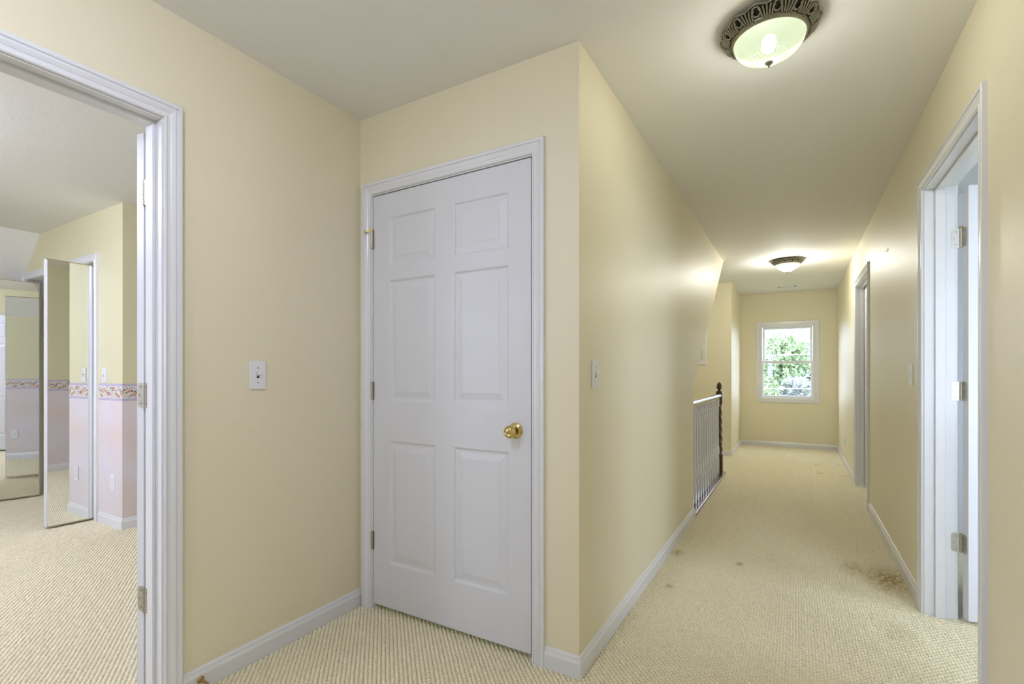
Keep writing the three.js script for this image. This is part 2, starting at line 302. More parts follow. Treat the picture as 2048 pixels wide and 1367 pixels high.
jamb('z', ZD - 0.115, ZD, -1.82, -0.926, 2.044, ZD - 0.075, ZD - 0.038, 'white jamb behind the closed closet door');
casing('x', XR, -1, -3.05, -2.20, 2.05, 'white casing around the side room doorway');
casing('x', 0.65, 1, -3.05, -2.20, 2.05, 'white casing on the inner side of the side room doorway');
jamb('x', XR, 0.65, -3.05, -2.20, 2.05, 0.575, 0.612, 'white jamb of the side room doorway');
casing('x', XR, -1, -6.15, -5.15, 2.05, 'white casing around the far hallway door');
jamb('x', XR, 0.65, -6.15, -5.15, 2.05, 0.565, 0.600, 'white jamb of the far hallway door');
casing('z', CZ, 1, -6.342, -4.82, 2.05, 'white casing around the mirrored closet');
jamb('z', CZ - 0.115, CZ, -6.342, -4.82, 2.05, CZ - 0.10, CZ - 0.08, 'white jamb of the mirrored closet');

// ---------------------------------------------------------------- six-panel doors
// built with the hinge edge at x = 0, leaf towards +x, thickness from z = -t to 0; the face z = 0 is the pull side
function panelGeometry(x0, x1, y0, y1, t) {
  const rings = [[0, 0], [0.004, -0.0015], [0.010, -0.0075], [0.016, -0.0085], [0.022, -0.0080], [0.048, -0.0022], [0.0485, -0.0012]], pos = [];
  for (const [zf, sg] of [[0, 1], [-t, -1]]) {
    const P = (k, c) => { const d = rings[k][0], h = zf + sg * rings[k][1], X = [x0 + d, x1 - d, x1 - d, x0 + d][c], Y = [y0 + d, y0 + d, y1 - d, y1 - d][c]; return [X, Y, h]; };
    for (let k = 0; k < rings.length - 1; k++) for (let c = 0; c < 4; c++) { const e = (c + 1) % 4, a = P(k, c), b = P(k, e), d = P(k + 1, e), f = P(k + 1, c); if (sg > 0) pos.push(...a, ...b, ...d, ...a, ...d, ...f); else pos.push(...a, ...d, ...b, ...a, ...f, ...d); }
    const k = rings.length - 1, a = P(k, 0), b = P(k, 1), c = P(k, 2), d = P(k, 3); if (sg > 0) pos.push(...a, ...b, ...c, ...a, ...c, ...d); else pos.push(...a, ...c, ...b, ...a, ...d, ...c);
  }
  const g = new THREE.BufferGeometry(); g.setAttribute('position', new THREE.Float32BufferAttribute(pos, 3)); g.computeVertexNormals(); return worldUV(g);
}
function sixPanelDoor(root, w, h, dx = 0, dz = 0, t = 0.035) {
  const st = 0.104 * w / 0.886, mid = 0.102 * w / 0.886, pw = (w - 2 * st - mid) / 2, k = h / 2.013, rows = [[0.212, 0.812], [1.004, 1.592], [1.660, 1.898]], holes = [], g = [];
  for (const x of [st, st + pw + mid]) for (const [a, b] of rows) { holes.push(rect(x, x + pw, a * k, b * k)); g.push([x, x + pw, a * k, b * k]); }
  const body = mesh('slab', slab('z', -t, 0, rect(0, w, 0, h), holes), M.door, root); body.position.set(dx, 0, dz);
  for (const p of g) mesh('panel', panelGeometry(...p, t), M.door, body);
  return body;
}
// hinges: barrel at the origin of the group, one leaf on the door edge, one on the jamb
const leafShape = (w, h, r) => { const s = new THREE.Shape(); s.moveTo(0, -h / 2); s.lineTo(w - r, -h / 2); s.absarc(w - r, -h / 2 + r, r, -Math.PI / 2, 0); s.lineTo(w, h / 2 - r); s.absarc(w - r, h / 2 - r, r, 0, Math.PI / 2); s.lineTo(0, h / 2); s.closePath(); return s; };
const leafGeo = flat(new THREE.ExtrudeGeometry(leafShape(0.036, 0.089, 0.013), { depth: 0.0016, bevelEnabled: false, curveSegments: 8 })); leafGeo.clearGroups();
const screwGeo = (() => { const g = cyl(0.0036, 0.0042, 0.0012, 10); g.rotateX(Math.PI / 2); return g; })();
const knuckleGeo = cyl(0.0064, 0.0064, 0.0170, 14);
// leaves: [turn, where the screw heads sit], in the scene's axes; back: the turn of the door that carries it
function hinge(parent, x, y, z, back, leaves, mat) {
  const h = new THREE.Group(); h.name = 'hinge'; h.position.set(x, y, z); h.rotation.y = -back; parent.add(h);
  for (let k = 0; k < 5; k++) { const m = mesh('knuckle', knuckleGeo, mat, h); m.position.y = (k - 2) * 0.0178; }
  for (const [turn, off] of leaves) {
    const m = mesh('leaf', leafGeo, mat, h); m.rotation.y = turn;
    const c = Math.cos(turn), s = Math.sin(turn);
    for (const [u, v] of [[0.018, 0.030], [0.026, 0], [0.018, -0.030]]) { const q = mesh('screw', screwGeo, M.screw, h); q.position.set(c * u + s * off, v, -s * u + c * off); q.rotation.y = turn; }
  }
  return h;
}
function pinStop(parent, x, y, z, turn, mat) {
  const g = new THREE.Group(); g.name = 'pin_stop'; g.position.set(x, y, z); g.rotation.y = turn; parent.add(g);
  const col = cyl(0.0075, 0.0075, 0.009, 14); col.translate(0, 0.004, 0); mesh('collar', col, mat, g);
  const arm = flat(new THREE.ExtrudeGeometry(new THREE.Shape([[0, -0.004], [0.032, -0.011], [0.034, -0.006], [0, 0.007]].map((p) => new THREE.Vector2(...p))), { depth: 0.005, bevelEnabled: false })); arm.translate(0, 0, -0.0025); mesh('arm', arm, mat, g);
  const pad = lathe([[0, 0], [0.009, 0.001], [0.010, 0.004], [0.006, 0.006], [0, 0.006]], 14); pad.rotateZ(-Math.PI / 2); pad.translate(0.031, -0.009, 0); mesh('pad', pad, mat, g);
}
// closet door, closed: hinges on the left, pulling into the hall
{
  const d = struct('door_1', 'closed white six-panel closet door with brass knob', 'door'); d.position.set(-1.816, 0.026, ZD - 0.002);
  sixPanelDoor(d, 0.886, 2.013);
  for (const y of [1.800, 1.053, 0.312]) hinge(d, -0.0045, y, 0.006, 0, [], M.nickel);
  for (const y of [1.800, 1.053, 0.312]) { mesh('hinge_leaf', rbox(-0.0045, 0.0075, y - 0.0445, y + 0.0445, 0.0006, 0.0022, 0.0005, 1), M.screw, d); }
  pinStop(d, -0.0045, 1.847, 0.006, Math.PI + 0.75, M.brass);
  const k = new THREE.Group(); k.name = 'knob'; k.position.set(0.815, 0.902, 0); k.rotation.x = Math.PI / 2; d.add(k);
  mesh('rosette', lathe([[0.0, 0.0], [0.0335, 0], [0.0335, 0.002], [0.031, 0.004], [0.027, 0.0045], [0.024, 0.008], [0.018, 0.010], [0.014, 0.010]], 40), M.brass, k);
  mesh('knob_head', lathe([[0.012, 0.008], [0.0115, 0.018], [0.014, 0.020], [0.012, 0.024], [0.0125, 0.028], [0.019, 0.031], [0.0245, 0.037], [0.0268, 0.045], [0.0262, 0.053], [0.022, 0.060], [0.016, 0.064], [0.0145, 0.0642], [0.0135, 0.0632], [0.0095, 0.0632], [0.0085, 0.0640], [0, 0.0640]], 40), M.brass, k);
  mesh('keyhole', (() => { const g = box(-0.0012, 0.0012, 0.0638, 0.0646, -0.0045, 0.0045); return g; })(), M.dark, k);
  mesh('latch', rbox(0.886, 0.889, 0.874, 0.930, -0.022, -0.006, 0.0008, 1), M.dark, d);
}
// bedroom door, folded back against the bedroom wall
{
  const d = struct('door_2', 'open white six-panel bedroom door folded back against the wall', 'door'); d.position.set(-2.030, 0.020, -0.8505);
  const a = Math.PI / 2 + 10 * Math.PI / 180; d.rotation.y = a;             // leaf runs to -z, a little into the bedroom
  sixPanelDoor(d, 0.760, 2.013, 0.0018, -0.006);
  for (const y of [1.795, 1.066, 0.331]) hinge(d, 0, y, 0, a, [[Math.PI + 10 * Math.PI / 180, -0.0005], [0, 0.0021]], M.nickel);
}
// side room door, open into the side room
{
  const d = struct('door_3', 'open white door swung into the side room', 'door'); d.position.set(0.670, 0.020, -3.0484); const a = 20 * Math.PI / 180; d.rotation.y = a;
  sixPanelDoor(d, 0.80, 2.013, 0.001, 0.045);
  for (const y of [1.782, 1.060, 0.347]) hinge(d, 0, y, 0, a, [[Math.PI, -0.0005], [-Math.PI / 2 + a, 0.0021]], M.nickel);
  pinStop(d, 0, 1.828, 0, Math.PI * 0.3, M.oldBrass);
}
// far hallway door, closed inside its recess
{
  const d = struct('door_4', 'white door closed in the far hallway recess', 'door'); d.position.set(0.602, 0.020, -5.154); d.rotation.y = Math.PI / 2;
  sixPanelDoor(d, 0.992, 2.013, 0, 0.036);
}

// ---------------------------------------------------------------- windows
let windowNo = 0;
// a double-hung window in a wall across z (or x): u0..u1, v0..v1 is the hole; face: the room-side surface; out: towards the room
function sashWindow(axis, face, out, u0, u1, v0, v1, label, locks) {
  const o = struct('window_' + (++windowNo), label, 'window');
  const put = (name, a, b, c, d, t0, t1, parent = o, mat = M.vinyl) => { const w0 = face + out * t0, w1 = face + out * t1, lo = Math.min(w0, w1), hi = Math.max(w0, w1); return mesh(name, axis === 'z' ? rbox(a, b, c, d, lo, hi, 0.0015, 1) : rbox(lo, hi, c, d, a, b, 0.0015, 1), mat, parent); };
  const cas = [[0.004, 0], [0.004, 0.014], [0.050, 0.014], [0.056, 0.011], [0.058, 0]];
  const map = axis === 'z' ? (u, v, t) => [u, v, face + out * t] : (u, v, t) => [face + out * t, v, u];
  sweepSegments([[u0, v0], [u0, v1], [u1, v1], [u1, v0], [u0, v0]], cas, map, 1).forEach((g, k) => {
    void k; mesh('casing', g, M.trim, o);
  });
  const e = 0.028, f = 0.032, mid = (v0 + v1) / 2 - 0.018;
  put('frame', u0, u0 + e, v0, v1, -0.13, -0.004); put('frame', u1 - e, u1, v0, v1, -0.13, -0.004); put('frame', u0 + e, u1 - e, v1 - e, v1, -0.13, -0.004); put('frame', u0 + e, u1 - e, v0, v0 + 0.02, -0.13, -0.004);
  const sash = (name, x0, x1, y0, y1, t0, t1, rail) => {
    const s = put(name, x0, x0 + f, y0, y1, t0, t1); put('rail', x0 + f, x1 - f, y0, y0 + rail[0], t0, t1, s); put('rail', x0 + f, x1 - f, y1 - rail[1], y1, t0, t1, s); put('stile', x1 - f, x1, y0, y1, t0, t1, s);
    const tm = (t0 + t1) / 2; put('pane', x0 + f, x1 - f, y0 + rail[0], y1 - rail[1], tm - 0.001, tm + 0.001, s, M.pane); return s;
  };
  sash('upper_sash', u0 + e + 0.004, u1 - e - 0.004, mid - 0.004, v1 - e, -0.105, -0.075, [0.034, 0.034]);
  const low = sash('lower_sash', u0 + e - 0.010, u1 - e + 0.010, v0 + 0.02, mid + 0.034, -0.070, -0.038, [0.034, 0.034]);
  if (locks) for (const k of [0.27, 0.72]) put('sash_lock', u0 + (u1 - u0) * k - 0.030, u0 + (u1 - u0) * k + 0.030, mid + 0.034, mid + 0.046, -0.066, -0.040, low);
  return o;
}
sashWindow('z', ZF, 1, -0.505, 0.245, 0.757, 1.928, 'white double-hung window at the end of the hallway', true);
sashWindow('z', ZS, 1, -1.72, -1.175, 1.345, 2.05, 'small white window on the wall beyond the stair railing', false);
sashWindow('z', 1.5, -1, -1.25, -0.65, 1.0, 1.9, 'white hallway window opposite the closet door', false);
sashWindow('z', 3.0, -1, -4.8, -3.6, 0.8, 2.0, 'white bedroom window opposite the mirrored closet', false);
sashWindow('z', -0.6, -1, 1.1, 2.4, 0.75, 2.05, 'white side room window', false);
sashWindow('x', 3.4, -1, -2.95, -1.65, 0.75, 2.05, 'white side room window facing the hallway', false);

// ---------------------------------------------------------------- flush ceiling lamps
function ceilingLamp(x, z, label, candela, tint, turn = 0) {
  const o = thing('ceiling_lamp', label, 'ceiling lamp', [x, H, z], turn, 'flush ceiling lamps');
  mesh('canopy', lathe([[0, -0.001], [0.120, -0.001], [0.140, -0.006], [0.146, -0.012], [0.120, -0.042], [0.108, -0.042], [0.10, -0.012], [0, -0.012]], 48), M.pewterDark, o);
  // pierced collar: from the scalloped outer edge down to the beaded ring that carries the glass
  const A = { r: 0.161, y: -0.018 }, B = { r: 0.126, y: -0.045 }, N = 14;
  const at = (th, s, lift = 0) => { const r = A.r + (B.r - A.r) * s, y = A.y + (B.y - A.y) * s, nx = 0.61, ny = -0.79; return new THREE.Vector3(Math.cos(th) * (r + nx * lift), y + ny * lift, Math.sin(th) * (r + nx * lift)); };
  const edge = []; for (let k = 0; k <= 112; k++) { const th = k / 112 * Math.PI * 2, p = at(th, -0.02 - 0.09 * Math.cos(N * th)); edge.push(p); }
  const tube = (pts, r, closed, seg, rad = 7) => flat(new THREE.TubeGeometry(new THREE.CatmullRomCurve3(pts, closed), seg, r, rad, closed));
  mesh('outer_edge', tube(edge.slice(0, -1), 0.0042, true, 168), M.pewter, o);
  for (let k = 0; k < N; k++) {
    const t0 = k / N * Math.PI * 2, oval = []; for (let j = 0; j < 14; j++) { const a = j / 14 * Math.PI * 2; oval.push(at(t0 + 0.088 * Math.cos(a), 0.40 + 0.36 * Math.sin(a), 0.0035)); }
    mesh('oval_ornament', tube(oval, 0.0034, true, 28, 6), M.pewter, o);
    const leafs = []; for (const d of [-0.105, -0.052, 0, 0.052, 0.105]) { const tm = t0 + Math.PI / N + d * 1.05, s0 = 0.04 + 2.2 * Math.abs(d); leafs.push(tube([at(tm + d * 0.6, s0, 0.001), at(tm + d * 0.2, 0.45, 0.006), at(tm, 0.90, 0.004)], 0.0034, false, 8, 6)); }
    mesh('leaf_ornament', merge(leafs), M.pewter, o);
  }
  mesh('inner_ring', lathe([[0.129, -0.038], [0.1305, -0.044], [0.128, -0.049], [0.126, -0.050], [0.1245, -0.054], [0.120, -0.057], [0.1175, -0.055], [0.118, -0.038]], 64), M.pewter, o);
  const beads = []; for (let k = 0; k < 72; k++) { const th = k / 72 * Math.PI * 2, g = flat(new THREE.SphereGeometry(0.0030, 7, 5)); g.translate(Math.cos(th) * 0.1275, -0.0495, Math.sin(th) * 0.1275); beads.push(g); }
  const bm = mesh('bead_trim', merge(beads), M.pewter, o); bm.userData = { kind: 'stuff' };
  // frosted bowl with a fluted foot
  const prof = [[0.1180, -0.052], [0.1172, -0.062], [0.1125, -0.076], [0.104, -0.088], [0.092, -0.099], [0.078, -0.108], [0.066, -0.114], [0.058, -0.118], [0.051, -0.123], [0.042, -0.128], [0.028, -0.132], [0.010, -0.134], [0, -0.134]];
  const bowl = new THREE.LatheGeometry(new THREE.SplineCurve(prof.map((p) => new THREE.Vector2(...p))).getPoints(40), 96), bp = bowl.attributes.position;
  for (let i = 0; i < bp.count; i++) { const X = bp.getX(i), Z = bp.getZ(i), r = Math.hypot(X, Z); if (r > 0.02 && r < 0.060) { const th = Math.atan2(Z, X), k = 1 + 0.035 * Math.abs(Math.cos(16 * th)) * Math.sin((r - 0.02) / 0.04 * Math.PI); bp.setX(i, X * k); bp.setZ(i, Z * k); } }
  bowl.computeVertexNormals(); mesh('glass_shade', bowl, M.glassShade, o);
  const b = flat(new THREE.SphereGeometry(0.026, 18, 14)); b.scale(1, 1.25, 1); b.translate(0, -0.068, 0); mesh('bulb', b, M.bulb, o);
  const ribs = []; for (let k = 0; k < 28; k++) { const th = k / 28 * Math.PI * 2, P = (rr, y) => new THREE.Vector3(Math.cos(th) * rr, y, Math.sin(th) * rr); ribs.push(tube([P(0.0600, -0.1178), P(0.0515, -0.1232), P(0.0405, -0.1292)], 0.0010, false, 6, 5)); const g = flat(new THREE.SphereGeometry(0.0015, 6, 5)); g.translate(Math.cos(th) * 0.0655, -0.1150, Math.sin(th) * 0.0655); ribs.push(g); }
  mesh('pressed_pattern', merge(ribs), M.glassRib, o);
  mesh('finial', lathe([[0, -0.1325], [0.010, -0.1335], [0.0140, -0.136], [0.0125, -0.140], [0.008, -0.144], [0.005, -0.147], [0.0025, -0.149], [0.0036, -0.151], [0.0028, -0.154], [0, -0.155]], 20), M.pewter, o);
  const l = new THREE.PointLight(new THREE.Color().setRGB(...tint), candela, 0, 2); l.position.set(0, -0.084, 0); l.castShadow = true; l.shadow.radius = 5; o.add(l);
}
ceilingLamp(-0.087, -2.02, 'flush ceiling lamp with pierced pewter collar, near the closet corner', 0.34, WARM);
ceilingLamp(-0.087, -6.30, 'flush ceiling lamp with pierced pewter collar, near the ceiling vent', 1.9, WARM, 0.1);

ceilingLamp(-0.95, -0.05, 'flush ceiling lamp with pierced pewter collar, facing the bedroom doorway', 1.6, COOL, 0.2);
ceilingLamp(-3.7, 0.15, 'flush ceiling lamp with pierced pewter collar, in the bedroom', 6.6, COOL, 0.3);

// ceiling vent
{
  const o = thing('ceiling_vent', 'slim white ceiling vent before the window wall', 'vent', [-0.118, H, -8.23]);
  mesh('frame', slab('y', -0.0035, -0.0005, rect(-0.150, 0.150, -0.055, 0.055), [rect(-0.125, 0.125, -0.030, 0.030)], 0.001), M.plate, o);
  mesh('duct', box(-0.125, 0.125, -0.0030, -0.0004, -0.030, 0.030), M.dark, o);
  for (let k = 0; k < 7; k++) { const s = mesh('slat', rbox(-0.072, 0.072, -0.0008, 0.0008, -0.0055, 0.0055, 0.0004, 1), M.plate, o); s.position.set(0, -0.005, -0.027 + k * 0.009); s.rotation.x = 0.6; }
  for (const x of [-0.075, 0.075]) mesh('divider', rbox(x - 0.003, x + 0.003, -0.0065, -0.001, -0.030, 0.030, 0.0005, 1), M.plate, o);
}

// ---------------------------------------------------------------- switches, outlets and small wall fittings
// built facing +z, then turned
function wallPlate(name, label, category, at, turn, kind) {
  const o = thing(name, label, category, at, turn);
  const g = new RoundedBoxGeometry(0.070, 0.114, 0.006, 3, 0.0025); g.translate(0, 0, 0.003); mesh('plate', g, M.plate, o);
  const sc = (y) => { const m = mesh('screw', cyl(0.0028, 0.0028, 0.0010, 12), M.screw, o); m.rotation.x = Math.PI / 2; m.position.set(0, y, 0.0063); };
  if (kind === 'toggle') {
    mesh('slot', box(-0.0052, 0.0052, -0.0125, 0.0125, 0.0058, 0.0063), M.dark, o);
    const t = rbox(-0.0040, 0.0040, -0.0050, 0.0085, 0.000, 0.017, 0.0015, 2); t.rotateX(-0.45); t.translate(0, 0.001, 0.003); mesh('toggle', t, M.plate, o); sc(0.030); sc(-0.030);
  } else {
    for (const y of [-0.0195, 0.0195]) { const r = mesh('receptacle', rbox(-0.0165, 0.0165, y - 0.0140, y + 0.0140, 0.004, 0.0078, 0.0018, 2), M.plate, o); for (const x of [-0.0063, 0.0063]) mesh('slot', box(x - 0.001, x + 0.001, y - 0.002, y + 0.006, 0.0074, 0.0081), M.dark, r); }
    sc(0);
  }
  return o;
}
wallPlate('light_switch', 'white toggle light switch between the bedroom doorway and the closet door', 'light switch', [XL, 1.157, -1.198], Math.PI / 2, 'toggle');
wallPlate('light_switch', 'white toggle light switch on the hallway wall just past the closet corner', 'light switch', [XH, 1.160, -1.909], Math.PI / 2, 'toggle');
wallPlate('light_switch', 'white toggle light switch beside the side room doorway', 'light switch', [XR, 1.158, -3.345], -Math.PI / 2, 'toggle');
wallPlate('light_switch', 'white toggle light switch on the bedroom wall above the floral border', 'light switch', [-4.645, 1.150, CZ], 0, 'toggle');
wallPlate('wall_outlet', 'white outlet on the pink bedroom wall beside the mirrored closet', 'outlet', [-4.498, 0.336, CZ + 0.0012], 0, 'outlet');
wallPlate('wall_outlet', 'white outlet low on the hallway wall near the end window', 'outlet', [XR, 0.305, -7.51], -Math.PI / 2, 'outlet');
wallPlate('wall_outlet', 'white outlet on the low bedroom wall', 'outlet', [-6.5488, 0.336, -1.05], Math.PI / 2, 'outlet');
{
  const o = thing('picture_hook', 'small picture hook high on the hallway wall between two doorways', 'hook', [XR, 2.004, -4.13], -Math.PI / 2);
  mesh('plate', rbox(-0.005, 0.005, -0.012, 0.012, 0, 0.0015, 0.0005, 1), M.nickel, o);
  mesh('hook', flat(new THREE.TubeGeometry(new THREE.CatmullRomCurve3([[0, 0.004, 0.001], [0, -0.012, 0.004], [0, -0.016, 0.010], [0, -0.008, 0.015]].map((p) => new THREE.Vector3(...p))), 12, 0.0016, 6)), M.nickel, o);
}
{
  const o = thing('door_stop', 'antique brass door stop screwed to the baseboard by the bedroom doorway', 'door stop', [XL + 0.012, 0.040, -0.972], Math.PI / 2);
  const base = lathe([[0, 0], [0.0125, 0], [0.0125, 0.003], [0.009, 0.006], [0.0055, 0.008], [0, 0.008]], 24); base.rotateX(Math.PI / 2); mesh('base', base, M.oldBrass, o);
  const rod = lathe([[0.0052, 0.006], [0.0045, 0.060], [0.006, 0.062], [0.006, 0.066], [0, 0.066]], 20); rod.rotateX(Math.PI / 2); mesh('rod', rod, M.oldBrass, o);
  const tip = lathe([[0, 0.064], [0.0075, 0.064], [0.008, 0.076], [0.006, 0.081], [0, 0.082]], 20); tip.rotateX(Math.PI / 2); mesh('tip', tip, M.rubber, o);
}

// ---------------------------------------------------------------- mirrored bifold closet doors
// each pair: two narrow leaves folded back to back, mirrors outwards
function bifoldPair(x, z, apexTurn, foldX, label) {
  const o = thing('mirrored_bifold_door', label, 'closet door', [x, 0, z], 0, 'mirrored closet doors');
  const leaf = (hx, hz, ax, az, outward) => {
    const w = Math.hypot(ax - hx, az - hz), g = new THREE.Group(); g.name = 'leaf'; g.position.set(hx, 0, hz); g.rotation.y = Math.atan2(-(az - hz), ax - hx); o.add(g);
    mesh('board', rbox(0, w, 0.012, 2.022, -0.010, 0.010, 0.0015, 1), M.trim, g);
    const f = outward * 0.0105, m0 = Math.min(f, f + outward * 0.003), m1 = Math.max(f, f + outward * 0.003);
    mesh('mirror', box(0.006, w - 0.006, 0.018, 2.016, m0, m1), M.mirror, g);
    mesh('edge_trim', merge([box(0, w, 2.014, 2.022, m0 - 0.001, m1 + 0.001), box(0, w, 0.012, 0.020, m0 - 0.001, m1 + 0.001)]), M.mirrorEdge, g);
  };
  leaf(...apexTurn[0], ...apexTurn[1], apexTurn[2]); leaf(...foldX[0], ...foldX[1], foldX[2]); return o;
}
bifoldPair(-4.844, CZ - 0.012, [[0, 0], [0, 0.300], -1], [[-0.026, 0.300], [-0.050, 0.004], -1], 'folded mirrored closet door beside the pink wall and switch');
bifoldPair(-6.234, CZ - 0.060, [[0.02, 0], [-0.030, 0.300], -1], [[-0.058, 0.300], [-0.070, 0.004], -1], 'folded mirrored closet door next to the sloping ceiling');

// ---------------------------------------------------------------- stair railing
{
  const XC = -0.777, Z0 = -4.155, Z1 = -6.13;
  const o = thing('stair_railing', 'white turned balusters with dark mahogany handrail and twisted newel post', 'railing', [XC, 0, Z1]);
  const len = Z0 - Z1;
  mesh('nosing', rbox(-0.060, 0.068, -0.020, 0.020, -0.02, len, 0.006, 3), M.mahogany, o);
  // handrail: rounded cap over a narrower fillet
  const rs = new THREE.Shape(); rs.moveTo(-0.019, 0); rs.lineTo(0.019, 0); rs.lineTo(0.021, 0.018); rs.lineTo(0.029, 0.024); rs.bezierCurveTo(0.034, 0.036, 0.030, 0.054, 0.016, 0.060); rs.bezierCurveTo(0.006, 0.063, -0.006, 0.063, -0.016, 0.060); rs.bezierCurveTo(-0.030, 0.054, -0.034, 0.036, -0.029, 0.024); rs.lineTo(-0.021, 0.018); rs.closePath();
  const rail = flat(new THREE.ExtrudeGeometry(rs, { depth: len - 0.005, bevelEnabled: false, curveSegments: 10 })); rail.clearGroups(); rail.translate(0, 0.868, 0.005); mesh('handrail', rail, M.mahogany, o);
  // balusters
  const turned = lathe([[0.010, 0.170], [0.0165, 0.176], [0.0165, 0.186], [0.010, 0.192], [0.0175, 0.206], [0.0120, 0.218], [0.0120, 0.226], [0.0185, 0.250], [0.0190, 0.285], [0.0150, 0.330], [0.0095, 0.365], [0.0150, 0.374], [0.0150, 0.382], [0.0090, 0.390], [0.0130, 0.402], [0.0100, 0.412], [0.0105, 0.560], [0.0085, 0.715], [0.0130, 0.724], [0.0090, 0.734], [0.0140, 0.752], [0.0100, 0.770], [0.0100, 0.778], [0.0155, 0.785], [0.0155, 0.793], [0.0100, 0.800]], 14);
  const bal = merge([turned, rbox(-0.0155, 0.0155, 0.018, 0.172, -0.0155, 0.0155, 0.002, 1), rbox(-0.0155, 0.0155, 0.798, 0.872, -0.0155, 0.0155, 0.002, 1)]);
  for (let k = 0; k < 14; k++) { const b = mesh('baluster', bal, M.trim, o); b.position.z = 0.125 + k * 0.1345; }
  // newel: square foot, turned and rope-twisted shaft, square head, acorn
  const nw = new THREE.Group(); nw.name = 'newel_post'; o.add(nw);
  mesh('foot', rbox(-0.040, 0.040, -0.004, 0.215, -0.040, 0.040, 0.004, 2), M.mahogany, nw);
  const tw = [], pos = [], seg = 40, rows = 120, y0 = 0.36, y1 = 0.80;
  for (let j = 0; j <= rows; j++) { tw.push([]); for (let i = 0; i <= seg; i++) { const t = j / rows, th = i / seg * Math.PI * 2, y = y0 + (y1 - y0) * t, taper = 0.030 - 0.007 * t, r = taper * (1 + 0.16 * Math.cos(3 * th - y * 62)) ; tw[j].push([r * Math.cos(th), y, r * Math.sin(th)]); } }
  for (let j = 0; j < rows; j++) for (let i = 0; i < seg; i++) { const a = tw[j][i], b = tw[j + 1][i], c = tw[j + 1][i + 1], d = tw[j][i + 1]; pos.push(...a, ...b, ...c, ...a, ...c, ...d); }
  const tg = new THREE.BufferGeometry(); tg.setAttribute('position', new THREE.Float32BufferAttribute(pos, 3)); tg.computeVertexNormals(); mesh('twisted_shaft', tg, M.mahogany, nw);
  mesh('turned_foot', lathe([[0.034, 0.212], [0.038, 0.222], [0.030, 0.232], [0.026, 0.240], [0.036, 0.262], [0.038, 0.285], [0.030, 0.315], [0.024, 0.332], [0.034, 0.342], [0.034, 0.352], [0.026, 0.362]], 28), M.mahogany, nw);
  mesh('head_block', rbox(-0.034, 0.034, 0.812, 0.945, -0.034, 0.034, 0.004, 2), M.mahogany, nw);
  mesh('neck', lathe([[0.022, 0.798], [0.030, 0.803], [0.030, 0.810], [0.024, 0.816]], 24), M.mahogany, nw);
  mesh('acorn_finial', lathe([[0.034, 0.944], [0.036, 0.952], [0.028, 0.962], [0.017, 0.970], [0.015, 0.978], [0.024, 0.985], [0.036, 0.996], [0.0355, 1.002], [0.028, 1.006], [0.0295, 1.016], [0.028, 1.034], [0.021, 1.050], [0.010, 1.060], [0, 1.062]], 28), M.mahogany, nw);
}
// staircase going down behind the railing
{
  const o = thing('staircase', 'carpeted stairs going down behind the railing', 'stairs', [-1.34, -2.85, -4.5]);
  for (let k = 0; k < 13; k++) { const top = -0.19 * (k + 1) + 2.85, z0 = -6.20 + 0.25 * k + 4.5; mesh('step', merge([rbox(-0.505, 0.50, Math.max(0, top - 0.30), top, z0, z0 + 0.25, 0.004, 1), rbox(-0.505, 0.50, top - 0.03, top, z0 + 0.23, z0 + 0.275, 0.010, 2)]), M.carpet, o); }
}
// small pulls in the carpet
for (const [x, z] of [[0.237, -6.716], [0.233, -7.364], [0.479, -7.468], [0.475, -6.663]]) {
  const g = flat(new THREE.TubeGeometry(new THREE.CatmullRomCurve3([[-0.045, -0.003, 0], [-0.02, 0.006, 0.006], [0.01, 0.008, -0.004], [0.045, -0.003, 0.003]].map((p) => new THREE.Vector3(...p))), 14, 0.005, 6));
  const m = mesh('carpet_pull', g, M.carpet, floorHall); m.position.set(x, 0, z); m.rotation.y = 0.2;
}

// ---------------------------------------------------------------- outdoors
struct('lawn', 'green lawn outside the windows', 'lawn', box(-60, 60, -3.4, -3.2, -90, 40), M.grass);
function leafClump() {                                                // a few crossed leaves
  const pos = []; for (let k = 0; k < 5; k++) { const a = rnd() * 6.28, e = (rnd() - 0.5) * 2, c = new THREE.Vector3((rnd() - 0.5), (rnd() - 0.5), (rnd() - 0.5)).multiplyScalar(1.1), d = new THREE.Vector3(Math.cos(a), Math.sin(e) * 0.7, Math.sin(a)).multiplyScalar(0.55), n = new THREE.Vector3(-Math.sin(a), 0.5 * Math.cos(e), Math.cos(a)).multiplyScalar(0.24);
    const A = c.clone().sub(d), B = c.clone().add(n), C = c.clone().add(d), E = c.clone().sub(n); pos.push(...A.toArray(), ...B.toArray(), ...C.toArray(), ...A.toArray(), ...C.toArray(), ...E.toArray()); }
  const g = new THREE.BufferGeometry(); g.setAttribute('position', new THREE.Float32BufferAttribute(pos, 3)); g.computeVertexNormals(); return g;
}
const clumps = [leafClump(), leafClump()];
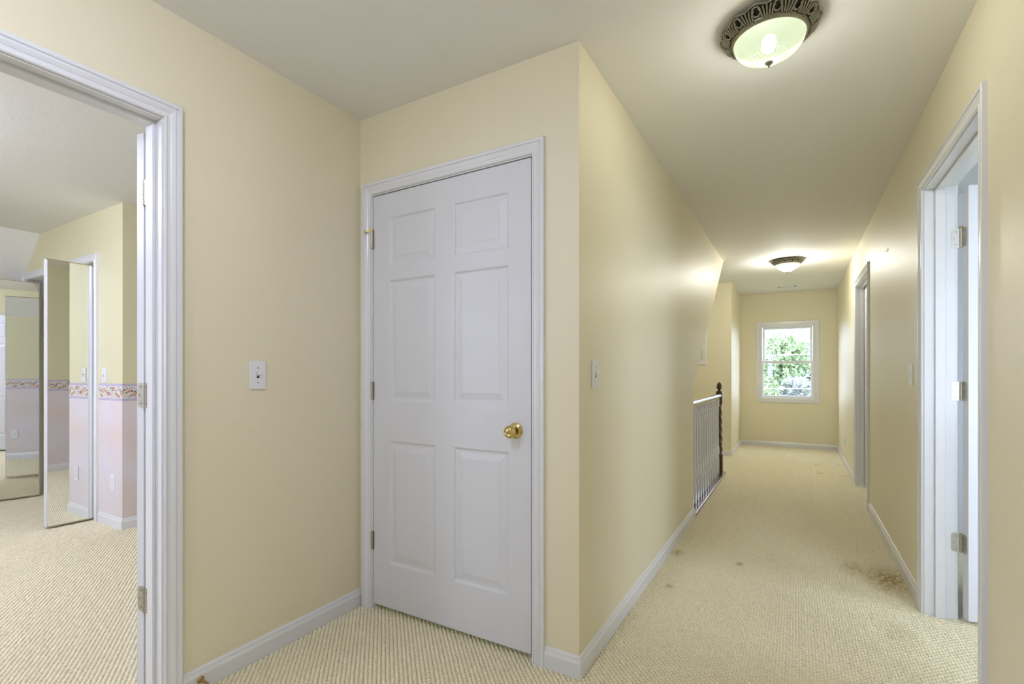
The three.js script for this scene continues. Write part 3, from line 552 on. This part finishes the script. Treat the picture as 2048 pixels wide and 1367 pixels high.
function tree(x, z, base, height, radius, color, label, n = 2300, size = 0.20) {
  const o = thing('tree', label, 'tree', [x, base, z], rnd() * 6.28, 'trees outside the hallway window');
  const tr = []; tr.push(lathe([[0.16, 0], [0.12, height * 0.3], [0.06, height * 0.75], [0, height * 0.85]], 9));
  for (let k = 0; k < 6; k++) { const a = k * 1.1 + rnd(), y = height * (0.3 + 0.08 * k); tr.push(flat(new THREE.TubeGeometry(new THREE.CatmullRomCurve3([new THREE.Vector3(0, y, 0), new THREE.Vector3(Math.cos(a) * radius * 0.4, y + 0.4, Math.sin(a) * radius * 0.4), new THREE.Vector3(Math.cos(a) * radius * 0.75, y + 1.0, Math.sin(a) * radius * 0.75)]), 6, 0.04, 5))); }
  mesh('trunk', merge(tr), M.bark, o);
  const mat = std(lin(...color), 0.8, { transmission: 0.35, thickness: 0 }), lobes = []; for (let k = 0; k < 16; k++) { const a = rnd() * 6.28, t = rnd(), rr = radius * (0.35 + 0.5 * rnd()) * Math.sin(Math.PI * (0.15 + 0.8 * t)); lobes.push([Math.cos(a) * rr, height * (0.12 + 0.8 * t), Math.sin(a) * rr, radius * (0.28 + 0.22 * rnd())]); }
  const im = new THREE.InstancedMesh(clumps[Math.floor(rnd() * 2)], mat, n), m = new THREE.Matrix4(), q = new THREE.Quaternion(), e = new THREE.Euler(), c = new THREE.Color();
  for (let i = 0; i < n; i++) { const L = lobes[i % lobes.length], u = rnd() * 2 - 1, th = rnd() * 6.28, s = Math.sqrt(1 - u * u), r = L[3] * (0.55 + 0.5 * rnd()); e.set(rnd() * 6.28, rnd() * 6.28, rnd() * 6.28); q.setFromEuler(e); const k = size * (0.7 + 0.6 * rnd()); m.compose(new THREE.Vector3(L[0] + s * Math.cos(th) * r, L[1] + u * r, L[2] + s * Math.sin(th) * r), q, new THREE.Vector3(k, k, k)); im.setMatrixAt(i, m); const t = 0.75 + 0.5 * rnd(); c.setRGB(t, t, t * (0.8 + 0.3 * rnd())); im.setColorAt(i, c); }
  im.name = 'crown'; im.userData = { kind: 'stuff' }; shadows(im); o.add(im);
}
const kinds = [[[0.35, 0.44, 0.26], 'yellow-green leafy tree outside the hallway window'], [[0.34, 0.38, 0.36], 'grey-green tree outside the hallway window'], [[0.37, 0.42, 0.34], 'pale green tree outside the hallway window']];
[[-1.6, -21, 4.2, 1.7, 0], [0.4, -23, 3.8, 1.6, 1], [-0.6, -26, 5.6, 2.0, 0], [2.2, -24, 4.4, 1.9, 2], [-3.6, -25, 5.2, 2.2, 2], [0.8, -31, 6.8, 2.3, 1], [-1.9, -34, 7.2, 2.6, 2], [3.4, -32, 6.9, 2.6, 0], [-4.8, -33, 7.4, 2.7, 1], [0.2, -40, 7.4, 3.0, 2], [-3.2, -42, 8.0, 3.2, 1], [4.4, -41, 8.0, 3.2, 2], [-7.2, -38, 7.6, 3.0, 0], [6.8, -36, 7.2, 2.9, 1]]
  .forEach(([x, z, h, r, k]) => tree(x, z, -3.2, h + 0.25, r * 1.1, kinds[k][0], kinds[k][1]));
for (const [y, d, label] of [[1.72, 0.3, 'upper pale power line outside the hallway window'], [0.70, 0.1, 'lower pale power line outside the hallway window']]) {
  const o = thing('power_line', label, 'cable', [0, y, -17]); mesh('cable', flat(new THREE.TubeGeometry(new THREE.CatmullRomCurve3([-14, -7, 0, 7, 14].map((x) => new THREE.Vector3(x, d * (x / 14) * (x / 14) + 0.003 * x, 0))), 40, 0.012, 6)), M.wire, o);
}

renderer.render(scene, camera);
